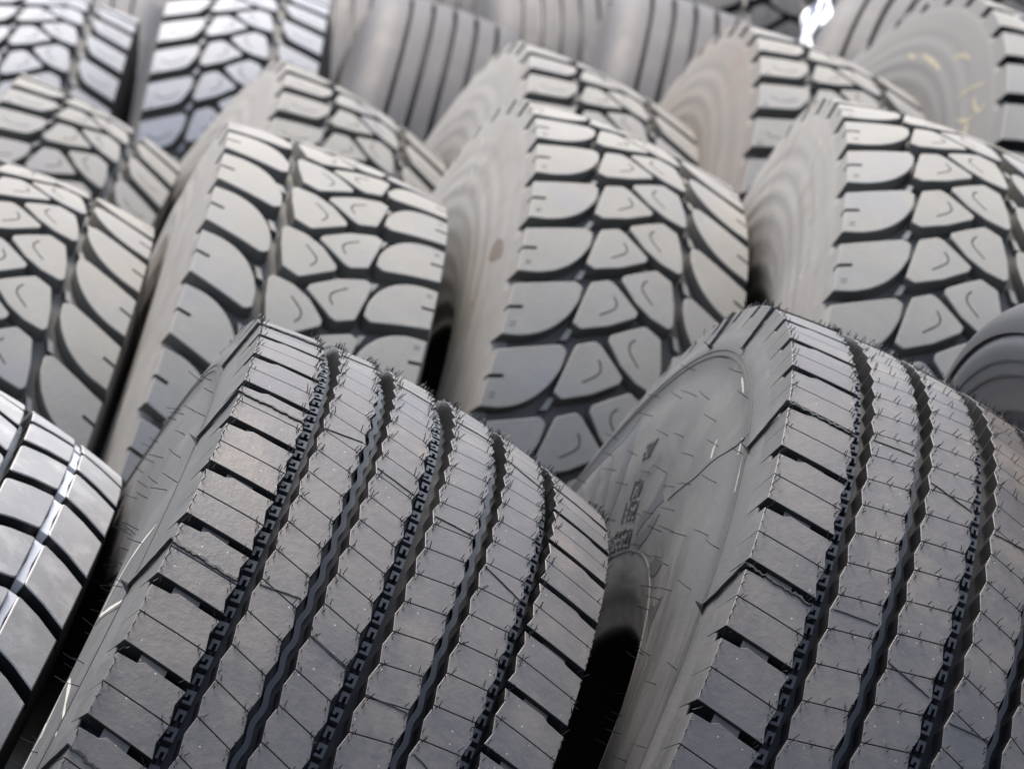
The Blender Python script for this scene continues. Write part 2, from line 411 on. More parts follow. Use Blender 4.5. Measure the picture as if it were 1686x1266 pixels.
# ---- trailer rib tyre --------------------------------------------------------
def rib_tyre(tag, R, hw, cr2, cr4, n2, grooves, sideslot_dir, midhair, seed):
    """n2 = number of shoulder slots; grooves = list of (centre, halfwidth, amp, phaseL, phaseR) in metres"""
    random.seed(seed)
    circ = 2 * pi * R
    P2 = circ / n2; p = P2 / 2
    crown = lambda s: cr2 * (np.asarray(s) / hw) ** 2 + cr4 * (np.asarray(s) / hw) ** 4
    crf = lambda s: float(crown(s))
    bm = bmesh.new()
    dep = 0.0150
    gap = 0.00045
    # inner ribs
    for gi in range(len(grooves) - 1):
        c0, h0, a0, _, fR = grooves[gi]; c1, h1, a1, fL, _ = grooves[gi + 1]
        # sipe joins right tips of groove gi (phase fR) with the closest left tips of groove gi+1 (phase fL)
        off = ((fL - fR + p / 2) % p) - p / 2
        for k in range(2):
            t0 = fR + k * p; t1 = t0 + off
            poly = [(c0 + h0 + a0, t0 + gap), (c1 - h1 - a1, t1 + gap), (c1 - h1 + a1, t1 + p * 0.5),
                    (c1 - h1 - a1, t1 + p - gap), (c0 + h0 + a0, t0 + p - gap), (c0 + h0 - a0, t0 + p * 0.5)]
            block(bm, poly, dep, 0.00028, 0.0002)
    # shoulder ribs
    for side, sg in ((0, -1), (1, 1)):
        c, h, a, fL, fR = grooves[0] if side == 0 else grooves[-1]
        e = c - h if side == 0 else c + h          # groove-side edge of the shoulder rib
        f = fL if side == 0 else fR
        sh = hw * sg
        dr = 0.0105                                 # slots run forward by this much towards the right
        tS = f                                      # slot centre at the groove side
        tE = f + (-dr if side == 0 else dr * 0.2)
        sw = 0.0062
        def q(s, t): return (s, t)
        xa = sg * a
        # two blocks per slot pitch, a thin sipe in between
        def lerp_t(s, t_in, t_out): return t_in + (t_out - t_in) * (s - e) / (sh - e)
        for k in range(2):
            ti = tS + k * p; to = tE + k * p
            lo = sw if k == 0 else gap
            hi = gap if k == 0 else sw
            lo_sh = lo * 1.2 if k == 0 else gap
            w1 = e + (sh - e) * 0.30; w2 = e + (sh - e) * 0.72
            if k == 0:
                lower = [(sh, to + 0.0070), (w2, lerp_t(w2, ti, to) + 0.0058), (w2 + (e - sh) * 0.1, lerp_t(w2, ti, to) + 0.0030),
                         (w1, lerp_t(w1, ti, to) + 0.0034), (e - xa, ti + 0.0036)]
            else:
                lower = [(sh, to + gap), (e - xa, ti + gap)]
            inner = [(e + xa, ti + p * 0.5)] if a > 0 else []
            if k == 0:
                upper = [(e - xa, ti + p - gap), (sh, to + p - gap)]
            else:
                upper = [(e - xa, ti + p - 0.0040), (sh, to + p - 0.0046)]
            poly = lower + inner + upper
            # thin shoulder needs its outer edge tagged
            block(bm, poly, dep, 0.00035, 0.0003, outer=(sg, hw), buttress=(0.0046, 0.0235))
        # raised floor in the middle of each slot
        w1 = e + (sh - e) * 0.30; w2 = e + (sh - e) * 0.70
        tc1 = lerp_t(w1, tS, tE); tc2 = lerp_t(w2, tS, tE)
        block(bm, [(w1, tc1 - 0.006), (w2, tc2 - 0.006), (w2, tc2 + 0.006), (w1, tc1 + 0.006)], dep, 0.0002, 0.0, top=0.0042)
    cut_flat(bm, 0.03, p / 2.0, -hw, hw, -0.02, P2 + 0.04)
    U = unit_arrays(bm); bm.free()
    V, F, Mi = repeat_unit(U, P2, n2, R, crown)
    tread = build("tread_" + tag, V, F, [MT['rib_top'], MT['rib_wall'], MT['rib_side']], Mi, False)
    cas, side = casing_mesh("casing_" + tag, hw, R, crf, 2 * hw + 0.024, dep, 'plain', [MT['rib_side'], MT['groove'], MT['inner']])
    K = Kind(); K.tag = tag; K.R = R; K.hw = hw; K.crown = crf; K.side = side; K.p = p; K.P2 = P2
    K.parts = [('casing', cas), ('tread', tread)]
    # stone ejectors and wavy ridges in the grooves
    HV = []
    for gi, (c, h, a, fL, fR) in enumerate(grooves):
        if gi in (0, 2, 4):
            b2 = bmesh.new()
            for j in range(4):
                q_ = P2 / 4; tt = fL + j * q_
                if j % 2 == 0:
                    st = [(-4.6, -5.4), (2.2, -6.2), (2.2, 5.6), (-4.6, 6.4), (-4.6, 3.6), (-.4, 3.0), (-.4, -2.2), (-2.2, -1.6), (-2.2, .6), (-4.6, 1.0)]
                else:
                    st = [(-4.2, -4.4), (2.0, -5.0), (2.0, 4.6), (.4, 4.8), (.4, -1.4), (-1.8, -.8), (-1.8, 5.2), (-4.2, 5.4)]
                block(b2, [(c + x / 1000, tt + y / 1000) for x, y in st], dep, 0.0002, 0.0, top=0.0098)
            U2 = unit_arrays(b2); b2.free()
            v, f_, m_ = repeat_unit(U2, P2, n2, R, crown); HV.append((v, f_, [0] * len(f_)))
        else:
            pts, nr = [], []
            n = n2 * 12
            for i in range(n + 1):
                t = i / n * circ; s = c + (a * 0.8) * math.cos(2 * pi * (t - fR) / p)
                rr = R - crf(c) - dep; ph = t / R
                pts.append((s, -rr * math.sin(ph), rr * math.cos(ph))); nr.append((0, -math.sin(ph), math.cos(ph)))
            v, f_ = extrude_ribbon(pts, nr, 0.0042, 0.0035); HV.append((v, f_, [0] * len(f_)))
    v, f_, m_ = cat(HV)
    K.parts.append(('groove_ejectors', build("ejectors_" + tag, v, f_, [MT['ejector'], MT['hair']], m_, False)))
    # moulding hairs
    HH = []
    def add_hair(s, t, d, ln, rad=0.00050):
        r = R - crf(s) - d; ph = t / R
        if not (-0.75 < ph < 1.35): return
        base = Vector((s, -r * math.sin(ph), r * math.cos(ph)))
        dirv = Vector((random.uniform(-.35, .35), -math.sin(ph), math.cos(ph)))
        dirv += Vector((0, -math.cos(ph), -math.sin(ph))) * random.uniform(-.4, .5)
        if random.random() < 0.08: return
        v_, f_ = hair_geo(base, dirv, ln * random.uniform(0.6, 1.15), rad); HH.append((v_, f_, [0] * len(f_)))
    kmax = int(circ / p)
    for gi, (c, h, a, fL, fR) in enumerate(grooves):
        for k in range(-int(0.8 * R / p), int(1.4 * R / p)):
            for (sx, ph0, sg) in ((c - h - a, fL, -1), (c + h + a, fR, 1)):
                t = ph0 + k * p
                add_hair(sx + sg * 0.002, t + 0.0012, 0, 0.0060)
                add_hair(sx + sg * 0.0035, t - 0.0016, 0, 0.0060)
                if random.random() < 0.7: add_hair(sx + sg * 0.001, t + p * 0.28, 0, 0.004)
                # hairs that lean out of the groove wall
                add_hair(sx, t + 0.004, 0.001, 0.005)
                add_hair(sx - sg * 0.0012, t + p * 0.5, 0.0015, 0.004)
                if random.random() < 0.6: add_hair(sx - sg * 0.0004, t - 0.006, 0.0008, 0.005)
                if random.random() < 0.6: add_hair(sx + sg * 0.0014, t + 0.0062, 0, 0.003)
    for k in range(-int(0.8 * R / p), int(1.4 * R / p)):
        for sg, g in ((-1, grooves[0]), (1, grooves[-1])):
            f = (g[3] - 0.0105) if sg < 0 else (g[4] + 0.002)
            t = f + k * p
            add_hair(sg * (hw - 0.0006), t + 0.004, 0, 0.0065, 0.0006)
            add_hair(sg * (hw - 0.0006), t + 0.013, 0, 0.0060, 0.0006)
            add_hair(sg * (hw - 0.0006), t + 0.022, 0, 0.0045, 0.0006)
            add_hair(sg * (hw - 0.004), t + 0.001, 0, 0.0045, 0.0005)
    if midhair:
        for gi in range(len(grooves) - 1):
            c0, h0, a0, _, fR = grooves[gi]; c1, h1, a1, fL, _ = grooves[gi + 1]
            off = ((fL - fR + p / 2) % p) - p / 2
            for k in range(-int(0.8 * R / p), int(1.4 * R / p)):
                m_s = (c0 + h0 + c1 - h1) / 2 + random.uniform(-.001, .001)
                t = fR + off / 2 + k * p
                add_hair(m_s - 0.0012, t - 0.0022, 0, 0.0062, 0.0005)
                add_hair(m_s + 0.0012, t + 0.0022, 0, 0.0062, 0.0005)
    # sidewall hairs, left side only where the wall can be seen
    rr0 = R - crf(hw)
    for ring, step in ((0.055, 0.062), (0.088, 0.048), (0.128, 0.055), (0.158, 0.05), (0.19, 0.06), (0.218, 0.05)):
        ph = -1.1 + random.uniform(0, .05)
        while ph < 1.5:
            for sg in (-1, 1):
                P_, N_ = on_side(side, R, sg, rr0 - ring + random.uniform(-.004, .004), ph)
                d = Vector((sg, random.uniform(-.25, .25), random.uniform(-.35, .15)))
                v_, f_ = hair_geo(P_, d, random.uniform(0.008, 0.014), 0.00042); HH.append((v_, f_, [0] * len(f_)))
            ph += step / rr0 * random.uniform(0.85, 1.6) * 1.4
    v, f_, m_ = cat(HH)
    K.parts.append(('moulding_hairs', build("hairs_" + tag, v, f_, [MT['hair']], m_, False)))
    # flash lines where the mould segments met
    FL = []
    for tf in K_FLASH[tag]:
        tf = tf / 1000
        # ragged ridge across the left shoulder rib
        e = grooves[0][0] - grooves[0][1]
        n = 22; pts, nr, wd = [], [], []
        for i in range(n + 1):
            s = -hw + (e + hw) * i / n; t = tf + 0.012 * i / n + random.uniform(-.0014, .0014)
            ph = t / R; r = R - crf(s)
            pts.append((s, -r * math.sin(ph), r * math.cos(ph))); nr.append((0, -math.sin(ph), math.cos(ph))); wd.append(random.uniform(.0009, .0028))
        v_, f_ = extrude_ribbon(pts, nr, wd, 0.0012); FL.append((v_, f_, [0] * len(f_)))
        # down the buttress with a torn tip
        pts, nr, wd = [], [], []
        for i in range(12):
            d = 0.0 + 0.040 * i / 11
            s = -hw - 0.0090 * d / 0.042 - .0004; r = R - crf(hw) - d; ph = (tf - 0.002 + 0.02 * i / 11 + random.uniform(-.0006, .0006)) / R
            pts.append((s, -r * math.sin(ph), r * math.cos(ph))); nr.append((-0.97, -0.2 * math.sin(ph), 0.2 * math.cos(ph))); wd.append(random.uniform(.001, .0026) * (1 + .05 * i))
        v_, f_ = extrude_ribbon(pts, nr, wd, 0.0022); FL.append((v_, f_, [0] * len(f_)))
        pe, ne = Vector(pts[-1]), Vector(nr[-1])
        tg = Vector((0, -math.cos(ph), -math.sin(ph)))
        V3 = [pe - ne * .001, pe + tg * 0.010 - ne * .001, pe + ne * 0.009 + tg * 0.002, pe + ne * 0.001 + tg * 0.004 + Vector((-.001, 0, .0012))]
        FL.append(([tuple(x) for x in V3], [(0, 1, 2), (0, 3, 1), (1, 3, 2), (2, 3, 0)], [0] * 4))
        # thin scratches across the other ribs
        for gi in range(len(grooves) - 1):
            c0, h0, a0, _, fR = grooves[gi]; c1, h1, a1, fL, _ = grooves[gi + 1]
            pts, nr = [], []
            t0 = tf + 0.006 + 0.022 * gi; n = 10
            for i in range(n + 1):
                s = c0 + h0 + 0.001 + (c1 - h1 - c0 - h0 - 0.002) * i / n; t = t0 + (0.011 if gi % 2 else -0.004) * i / n + random.uniform(-.0003, .0003)
                ph = t / R; r = R - crf(s)
                pts.append((s, -r * math.sin(ph), r * math.cos(ph))); nr.append((0, -math.sin(ph), math.cos(ph)))
            v_, f_ = extrude_ribbon(pts, nr, 0.0007, 0.0007); FL.append((v_, f_, [0] * len(f_)))
    v, f_, m_ = cat(FL)
    K.parts.append(('mould_flash', build("flash_" + tag, v, f_, [MT['hair']], m_, False)))
    # fine raised rings on the shoulder and wall
    RG = []
    for d in (0.045, 0.050, 0.222):
        for sg in (-1, 1):
            n = 260; pts, nr = [], []
            for i in range(n + 1):
                ph = 2 * pi * i / n
                P_, N_ = on_side(side, R, sg, rr0 - d, ph); pts.append(P_); nr.append(N_)
            v_, f_ = extrude_ribbon(pts, nr, 0.0016, 0.0007); RG.append((v_, f_, [0] * len(f_)))
    v, f_, m_ = cat(RG)
    K.parts.append(('sidewall_rings', build("rings_" + tag, v, f_, [MT['rib_side']], m_, False)))
    return K

K_FLASH = {'A': (-430, -28, 165, 362, 548, 960), 'B': (-200, -45, 215, 414, 620, 1000)}

# ---- drive tyre ---------------------------------------------------------------
def hook_groove(path, w):
    """outline of a thin curved slit"""
    L_, R_ = [], []
    n = len(path)
    for i in range(n):
        a = Vector(path[max(i - 1, 0)]); b = Vector(path[min(i + 1, n - 1)]); t = (b - a).normalized(); nn = Vector((-t.y, t.x))
        L_.append(Vector(path[i]) + nn * w / 2); R_.append(Vector(path[i]) - nn * w / 2)
    return [tuple(x) for x in L_] + [tuple(x) for x in R_[::-1]]

def curve_pts(c, n=4):
    P = smooth_profile(c, n); return [tuple(p) for p in P]

def boolean_cut(bm, cutters):
    """cut thin slits into the flat unit before it is repeated"""
    me = bpy.data.meshes.new("unit"); bm.to_mesh(me)
    ob = bpy.data.objects.new("unit", me); C.objects.link(ob)
    cb = bmesh.new()
    for poly, d in cutters:
        area = sum(poly[i - 1][0] * poly[i][1] - poly[i][0] * poly[i - 1][1] for i in range(len(poly)))
        if area < 0: poly = poly[::-1]
        T = [cb.verts.new((x, y, -0.002)) for x, y in poly]; B = [cb.verts.new((x, y, d)) for x, y in poly]
        cb.faces.new(T); cb.faces.new(B[::-1])
        for i in range(len(poly)):
            j = (i + 1) % len(poly); cb.faces.new((B[i], B[j], T[j], T[i]))
    for f in cb.faces: f.material_index = 1
    bmesh.ops.recalc_face_normals(cb, faces=cb.faces)
    mc = bpy.data.meshes.new("cut"); cb.to_mesh(mc); cb.free()
    oc = bpy.data.objects.new("cut", mc); C.objects.link(oc)
    for m in (MT['drv_top'], MT['drv_wall'], MT['drv_side']): me.materials.append(m); mc.materials.append(m)
    md = ob.modifiers.new("b", 'BOOLEAN'); md.operation = 'DIFFERENCE'; md.solver = 'EXACT'; md.object = oc
    dg = bpy.context.evaluated_depsgraph_get(); dg.update()
    ev = ob.evaluated_get(dg); m2 = bpy.data.meshes.new_from_object(ev)
    out = bmesh.new(); out.from_mesh(m2)
    bpy.data.objects.remove(ob); bpy.data.objects.remove(oc); bpy.data.meshes.remove(m2)
    bpy.data.meshes.remove(me); bpy.data.meshes.remove(mc)
    return out

def closed_block(bm, *a, **k):
    """block() plus a bottom face so that booleans see a solid"""
    n0 = len(bm.verts)
    block(bm, *a, **k)
    bm.verts.ensure_lookup_table()
    V = bm.verts[n0:]
    n = len(V) // 3
    f = bm.faces.new(list(V[2 * n:3 * n])[::-1]); f.material_index = 1

mm = lambda L_: [(x / 1000, y / 1000) for x, y in L_]

def drive_tyre(tag, R, hw, cr2, n, style, mats, wallstyle='wave'):
    circ = 2 * pi * R; P = circ / n; k = P / 0.0835
    crown = lambda s: cr2 * (np.asarray(s) / hw) ** 2
    crf = lambda s: float(crown(s))
    sc = lambda L_: [(x, y * k) for x, y in mm(L_)]
    bm = bmesh.new()
    dep = 0.0165
    if style == 'round':
        b1 = [(-121.5, 348), (-90, 333), (-61, 319), (-53.5, 324), (-54.5, 345), (-61, 366), (-72, 385), (-86, 399), (-102, 408), (-121.5, 413)]
        rd = [0, .004, .003, .003, .006, .008, .008, .008, .006, 0]
        d1 = 126
    else:
        b1 = [(-121.5, 349), (-90, 335), (-63, 323), (-57, 327), (-58, 352), (-70, 384), (-86, 393), (-121.5, 408)]
        rd = [0, .004, .004, .004, .006, .008, .008, 0]
        d1 = 126
    b2 = [(-46, 313), (-28, 301), (-21, 304), (8, 330), (6, 338), (-19, 361), (-46, 377), (-55, 373), (-52, 350)]
    b3 = [(-15, 288), (3, 272), (19, 259), (37, 267), (44, 300), (47, 328), (43, 334), (22, 330), (3, 318), (-15, 296)]
    if style == 'narrow':
        b2 = [(-45, 314), (-28, 303), (-22, 305), (7, 331), (5, 337), (-19, 360), (-45, 376), (-53, 372), (-50, 350)]
        b3 = [(-14, 288), (3, 273), (19, 260), (36, 268), (43, 300), (45, 327), (42, 332), (22, 328), (3, 317), (-13, 296)]
    b4 = [(-x, y - d1) for x, y in b1]
    bt = (0.0052, 0.027)
    closed_block(bm, round_poly(sc(b1), rd), dep, 0.0009, 0.0012, outer=(-1, hw), buttress=bt)
    closed_block(bm, round_poly(sc(b4), rd), dep, 0.0009, 0.0012, outer=(1, hw), buttress=bt)
    closed_block(bm, round_poly(sc(b2), .0025), dep, 0.0009, 0.0012)
    closed_block(bm, round_poly(sc(b3), .0025), dep, 0.0009, 0.0012)
    cuts = []
    h2 = curve_pts([(-20.5, 321), (-16, 330), (-18.5, 339), (-31, 352)])
    h3 = curve_pts([(11, 281), (7, 288), (8, 298), (20.5, 312)])
    for h in (h2, h3): cuts.append((hook_groove(sc(h), 0.0017), 0.004))
    if style == 'round':
        nt = [(-126, 378.5), (-108, 372), (-107, 376), (-126, 383)]
        cuts.append((sc(nt), 0.009)); cuts.append((sc([(-x, y - d1) for x, y in nt]), 0.009))
    else:
        h1 = curve_pts([(-108, 372), (-98, 378), (-86, 374), (-74, 362)])
        cuts.append((hook_groove(sc(h1), 0.0015), 0.0035)); cuts.append((hook_groove(sc([(-x, y - d1) for x, y in h1]), 0.0015), 0.0035))
    # little wear-mark dashes near the shoulder
    cuts.append((sc([(-116, 396), (-110, 394), (-110, 395.2), (-116, 397.2)]), 0.0012))
    cuts.append((sc([(-116, 400), (-110, 398), (-110, 399.2), (-116, 401.2)]), 0.0012))
    bm2 = boolean_cut(bm, cuts); bm.free(); bm = bm2
    # drop the closing bottom faces again is not needed: they sit below the casing surface
    # tie bars linking shoulder and centre blocks
    for sg, oy in ((-1, 0), (1, -d1)):
        bar = [(sg * 62, 392 + oy), (sg * 55, 389 + oy), (sg * 50, 372 + oy), (sg * 57, 375 + oy)]
        block(bm, sc(bar), dep, 0.0006, 0.0006, top=0.0095)
        for f in bm.faces:
            pass
    cut_flat(bm, 0.04, 0.010, -hw, hw, 0.15, 0.45)
    U = unit_arrays(bm); bm.free()
    V, F, Mi = repeat_unit(U, P, n, R, crown, jitter=0.0016)
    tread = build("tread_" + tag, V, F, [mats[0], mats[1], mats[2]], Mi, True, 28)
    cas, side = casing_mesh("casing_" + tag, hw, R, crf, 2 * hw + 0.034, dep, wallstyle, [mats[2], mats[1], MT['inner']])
    K = Kind(); K.tag = tag; K.R = R; K.hw = hw; K.crown = crf; K.side = side; K.p = P
    K.parts = [('casing', cas), ('tread', tread)]
    return K

# ---- coarse block tyre at the very front left ---------------------------------
def block_tyre(tag, R, hw, cr2, n, mats, g=0.0072):
    circ = 2 * pi * R; P = circ / n
    crown = lambda s: cr2 * (np.asarray(s) / hw) ** 2; crf = lambda s: float(crown(s))
    bm = bmesh.new(); dep = 0.016
    cols = [(-hw, -.080, .016, 0), (-.0725, -.031, 0, .020), (-.0235, .0235, .004, .028), (.031, .0725, .020, 0), (.080, hw, 0, .016)]
    bars = []
    for ci, (s0, s1, a, b) in enumerate(cols):
        off = (0.0, 0.0, P * 0.5, 0.0, 0.0)[ci]
        m = (s0 + s1) / 2
        poly = [(s0, a + off + g), (m, (a + b) / 2 + off + g * 0.9 - .001), (s1, b + off + g), (s1, b + off + P - g), (m, (a + b) / 2 + off + P - g - .0015), (s0, a + off + P - g)]
        rd = [0.004 if abs(abs(s0) - hw) > 1e-6 else 0, 0, 0.004 if abs(abs(s1) - hw) > 1e-6 else 0] * 2
        rd = [rd[0], 0, rd[2], rd[2], 0, rd[0]]
        out = (-1, hw) if ci == 0 else ((1, hw) if ci == 4 else None)
        block(bm, round_poly(poly, rd), dep, 0.0010, 0.0015, outer=out, buttress=(0.0052, 0.027))
        if ci in (1, 2, 3):
            h = hook_groove(curve_pts([(m - .008, (a + b) / 2 + off + P * .40), (m - .004, (a + b) / 2 + off + P * .47), (m + .002, (a + b) / 2 + off + P * .6)]), .0014)
            bars.append(h)
    cut_flat(bm, 0.04, 0.010, -hw, hw, -0.02, 0.2)
    U = unit_arrays(bm); bm.free()
    V, F, Mi = repeat_unit(U, P, n, R, crown)
    tread = build("tread_" + tag, V, F, mats, Mi, True, 28)
    cas, side = casing_mesh("casing_" + tag, hw, R, crf, 2 * hw + 0.034, dep, 'wave', [mats[2], mats[1], MT['inner']])
    bars_ = []
    for sg in (-1, 1):
        bm = bmesh.new()
        block(bm, [(sg * .0715, .0055), (sg * .0808, .0055), (sg * .0790, P * .5), (sg * .0808, P - .0100), (sg * .0715, P - .0100), (sg * .0735, P * .5)], dep, 0.0006, 0.0006, top=0.0030)
        cut_flat(bm, 0.2, 0.010, -.5, .5, -0.02, 0.2)
        U = unit_arrays(bm); bm.free()
        V, F, Mi = repeat_unit(U, P, n, R, crown)
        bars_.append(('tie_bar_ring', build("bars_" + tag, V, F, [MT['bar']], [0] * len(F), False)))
    K = Kind(); K.tag = tag; K.R = R; K.hw = hw; K.crown = crf; K.side = side; K.p = P
    K.parts = [('casing', cas), ('tread', tread)] + bars_
    return K

# ---- plain tyre with straight grooves and rounded shoulders (steer tyre) --------
def steer_tyre(tag, R, hw, gro, mats, shoulder=0.035, wall='wave'):
    """grooves are turned straight into the tread; gro = list of (centre, width)"""
    pts = []
    def surf(s):
        x = abs(s); d = 0.010 * (x / hw) ** 2
        e = x - (hw - shoulder)
        if e > 0: d += shoulder * 0.75 * (1 - math.sqrt(max(0, 1 - (e / shoulder) ** 2 * 0.96)))
        return R - d
    crf = lambda s: R - surf(s)
    S = []
    edges = []
    for c, w in gro: edges += [(c - w / 2, 1), (c + w / 2, 0)]
    ss = sorted(set([round(x, 5) for x in np.linspace(-hw, hw, 61)]))
    prof, mids = [], []
    inside = lambda s: any(c - w / 2 < s < c + w / 2 for c, w in gro)
    pts = [(s, surf(s), 0) for s in ss if not inside(s)]
    for c, w in gro:
        dd = 0.014
        for s, rr, m in ((c - w / 2, 0, 0), (c - w / 2 + .0008, 0.002, 1), (c - w / 2 + .0022, dd, 1), (c + w / 2 - .0022, dd, 1), (c + w / 2 - .0008, .002, 0), (c + w / 2, 0, 0)):
            pts.append((s, surf(s) - rr, m))
    pts.sort(key=lambda a: a[0])
    tp = [(a, b) for a, b, _ in pts]
    tm = [1 if inside((pts[i][0] + pts[i + 1][0]) / 2) else 0 for i in range(len(pts) - 1)]
    V, F, Mi = lathe(tp, tm, 300)
    tread = build("tread_" + tag, V, F, mats, Mi, True, 40)
    side = sidewall_profile(hw - 0.002, R + 0.012, crf(hw), 2 * hw + 0.030, 0.012, wall)
    side = [(s, r) for s, r in side if r < surf(hw) + 0.002]
    side = [(hw, surf(hw))] + side[1:]
    half = side
    prof = [(-s, r) for s, r in half] ; 
    V1, F1, M1 = lathe([(-s, r) for s, r in half], [0] * (len(half) - 9) + [2] * 8, 300)
    V2, F2, M2 = lathe(half, [0] * (len(half) - 9) + [2] * 8, 300)
    v, f, m = cat([(V1, [q[::-1] for q in F1], M1), (V2, F2, M2)])
    cas = build("casing_" + tag, v, f, [mats[2], mats[1], MT['inner']], m, True, 50)
    K = Kind(); K.tag = tag; K.R = R; K.hw = hw; K.crown = crf; K.side = side; K.p = .05
    K.parts = [('casing', cas), ('tread', tread)]
    return K

# ------------------------------------------------------------------ placing
CONTACT = []
def tyre_matrix(centre, th, ps, spin=0.0, flip=False):
    ax = Vector((math.cos(th) * math.cos(ps), math.cos(th) * math.sin(ps), -math.sin(th)))
    fw = Vector((math.sin(ps), -math.cos(ps), 0))
    up = fw.cross(ax); up = up if up.z > 0 else -up
    Y = -fw
    m = Matrix.Identity(4)
    for i in range(3):
        m[i][0] = ax[i]; m[i][1] = Y[i]; m[i][2] = up[i]
    if flip: m = m @ Matrix.Rotation(pi, 4, 'Z')
    m = m @ Matrix.Rotation(spin, 4, 'X')
    m[0][3], m[1][3], m[2][3] = centre
    return m, up, ax

def place(K, centre, th, ps, label, group, spin=0.0, flip=False, name='truck_tyre'):
    """an Empty where the tyre meets the ground, its parts below it"""
    m, up, ax = tyre_matrix(centre, th, ps, spin, flip)
    c = Vector(centre)
    base = c - up * K.R + ax * K.hw * (0.9 if ax.z < 0 else -0.9)
    CONTACT.append((base.x, base.y, base.z))
    root = bpy.data.objects.new(name, None); C.objects.link(root)
    root.location = base; root.empty_display_size = 0.1
    root['label'] = label; root['category'] = 'tyre'
    if group: root['group'] = group
    inv = Matrix.Translation(-base)
    for nm, me in K.parts:
        o = bpy.data.objects.new(nm, me); C.objects.link(o)
        o.parent = root; o.matrix_local = inv @ m
        if nm in ('moulding_hairs', 'groove_ejectors', 'mould_flash'): o['kind'] = 'stuff'
    return root, inv @ m

def sub(name, me, parent, mat, label=None):
    o = bpy.data.objects.new(name, me); C.objects.link(o); o.parent = parent; o.matrix_local = mat
    if label: o['label'] = label
    return o

H = CAM_H
def z_(v): return (v[0], v[1], v[2] + H)

# kinds
gA = [(-.0935, .0069, .0013, .0300, .0150), (-.0485, .0066, .0015, .0268, .0110), (-.0003, .0084, .0016, .0208, .0036),
      (.0480, .0060, .0014, .0260, .0110), (.0936, .0057, .0014, .0040, .0190)]
hwA = .150
KA = rib_tyre('A', .59246, hwA, .0173, -.0013, 59, gA, 1, False, 3)
gB = [(-.0915, .0071, .0014, .0300, .0140), (-.0425, .0064, .0015, .0060, .0236), (.0105, .0087, .0016, .0130, .0288),
      (.0600, .0064, .0014, .0060, .0220), (.1020, .0056, .0013, .0040, .0190)]
KB = rib_tyre('B', .59137, hwA, .0166, -.0021, 57, gB, 1, True, 5)
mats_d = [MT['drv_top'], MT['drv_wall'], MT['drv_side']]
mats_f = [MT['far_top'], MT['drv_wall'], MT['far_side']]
RD, HD = .558, .1215
KD = drive_tyre('drive', RD, HD, .0095, 42, 'round', mats_d)
KE = drive_tyre('drive_narrow', RD, HD, .0095, 44, 'narrow', mats_d)
KP = drive_tyre('drive_far', RD, HD, .0095, 46, 'narrow', mats_f)
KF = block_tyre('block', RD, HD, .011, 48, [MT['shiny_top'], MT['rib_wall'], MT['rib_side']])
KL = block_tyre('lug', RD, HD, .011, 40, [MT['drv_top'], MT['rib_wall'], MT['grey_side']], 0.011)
def with_side(K, mat):
    """the same tyre kind with another sidewall material"""
    K2 = Kind(); K2.__dict__.update(K.__dict__); K2.parts = []
    for nm, me in K.parts:
        m2 = me.copy(); m2.materials[0 if nm == 'casing' else 2] = mat; K2.parts.append((nm, m2))
    return K2
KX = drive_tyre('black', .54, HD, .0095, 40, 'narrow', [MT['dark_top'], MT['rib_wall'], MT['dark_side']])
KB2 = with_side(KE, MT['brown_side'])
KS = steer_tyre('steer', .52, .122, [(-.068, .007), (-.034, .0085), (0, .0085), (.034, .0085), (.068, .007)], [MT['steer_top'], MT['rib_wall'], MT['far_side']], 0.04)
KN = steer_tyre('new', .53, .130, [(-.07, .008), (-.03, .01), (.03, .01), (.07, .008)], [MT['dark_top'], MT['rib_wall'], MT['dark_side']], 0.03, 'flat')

g_front = 'new trailer tyres leaning in the front row'
g_mid = 'dusty block tread tyres in the second row'
g_third = 'dusty block tread tyres in the third row'
g_far = 'greyer tyres in the far rows'

rA, mA = place(KA, z_((-.361, 3.125, -1.0719)), .55105, .03305, "ribbed tyre with saw-edged grooves and white chalk scribbles on its narrow sidewall", g_front)
rB, mB = place(KB, z_((.0447, 3.2734, -1.0970)), .54009, .05018, "ribbed tyre with raised figures and dark emblems on its broad grey sidewall", g_front)
FR = {'M1': ((-.389, 4.408, -1.044), .39816, .06698), 'M2': ((-.094, 4.567, -1.041), .43156, .11741), 'M3': ((.266, 4.363, -1.033), .35062, .04763),
      'L1': ((-.700, 4.362, -1.051), .41635, .06924), 'N1': ((-.820, 5.532, -1.074), .55854, .01750), 'N2': ((-.488, 5.510, -1.058), .58982, .11724),
      'N3': ((-.128, 5.504, -1.0564), .49992, .10658), 'N4': ((.197, 5.506, -1.0497), .43545, .10352), 'P0': ((-.834, 6.600, -1.065), .27798, .03531),
      'P1': ((-.493, 6.602, -1.065), .19499, .01739)}
def P_(k, K, label, group, t_mark=0.0, flip=False, **kw):
    c, th, ps = FR[k]
    return place(K, z_(c), th, ps, label, group, spin=t_mark, flip=flip, **kw)
P_('M1', KD, "cream block tread tyre in the second row whose blocks curve opposite to its neighbours", g_mid, 0.0, True)
rM2, mM2 = P_('M2', KD, "cream block tread tyre with a small brown stain on its pale sidewall", g_mid, 0.0)
rM3, mM3 = P_('M3', KD, "cream block tread tyre behind the ribbed tyre with emblems, rightmost in the second row", g_mid, 0.018)
P_('L1', KD, "cream block tread tyre in the second row cut by the left edge", g_mid, 0.0)
P_('N1', KE, "pale block tread tyre at the left end of the third row", g_third)
P_('N2', KE, "pale block tread tyre in the third row directly behind the tyre with reversed blocks", g_third)
P_('N3', KE, "pale block tread tyre in the third row behind the tyre with the brown stain", g_third)
P_('N4', KB2, "pale block tread tyre with brown dust rings on its sidewall in the third row", g_third)
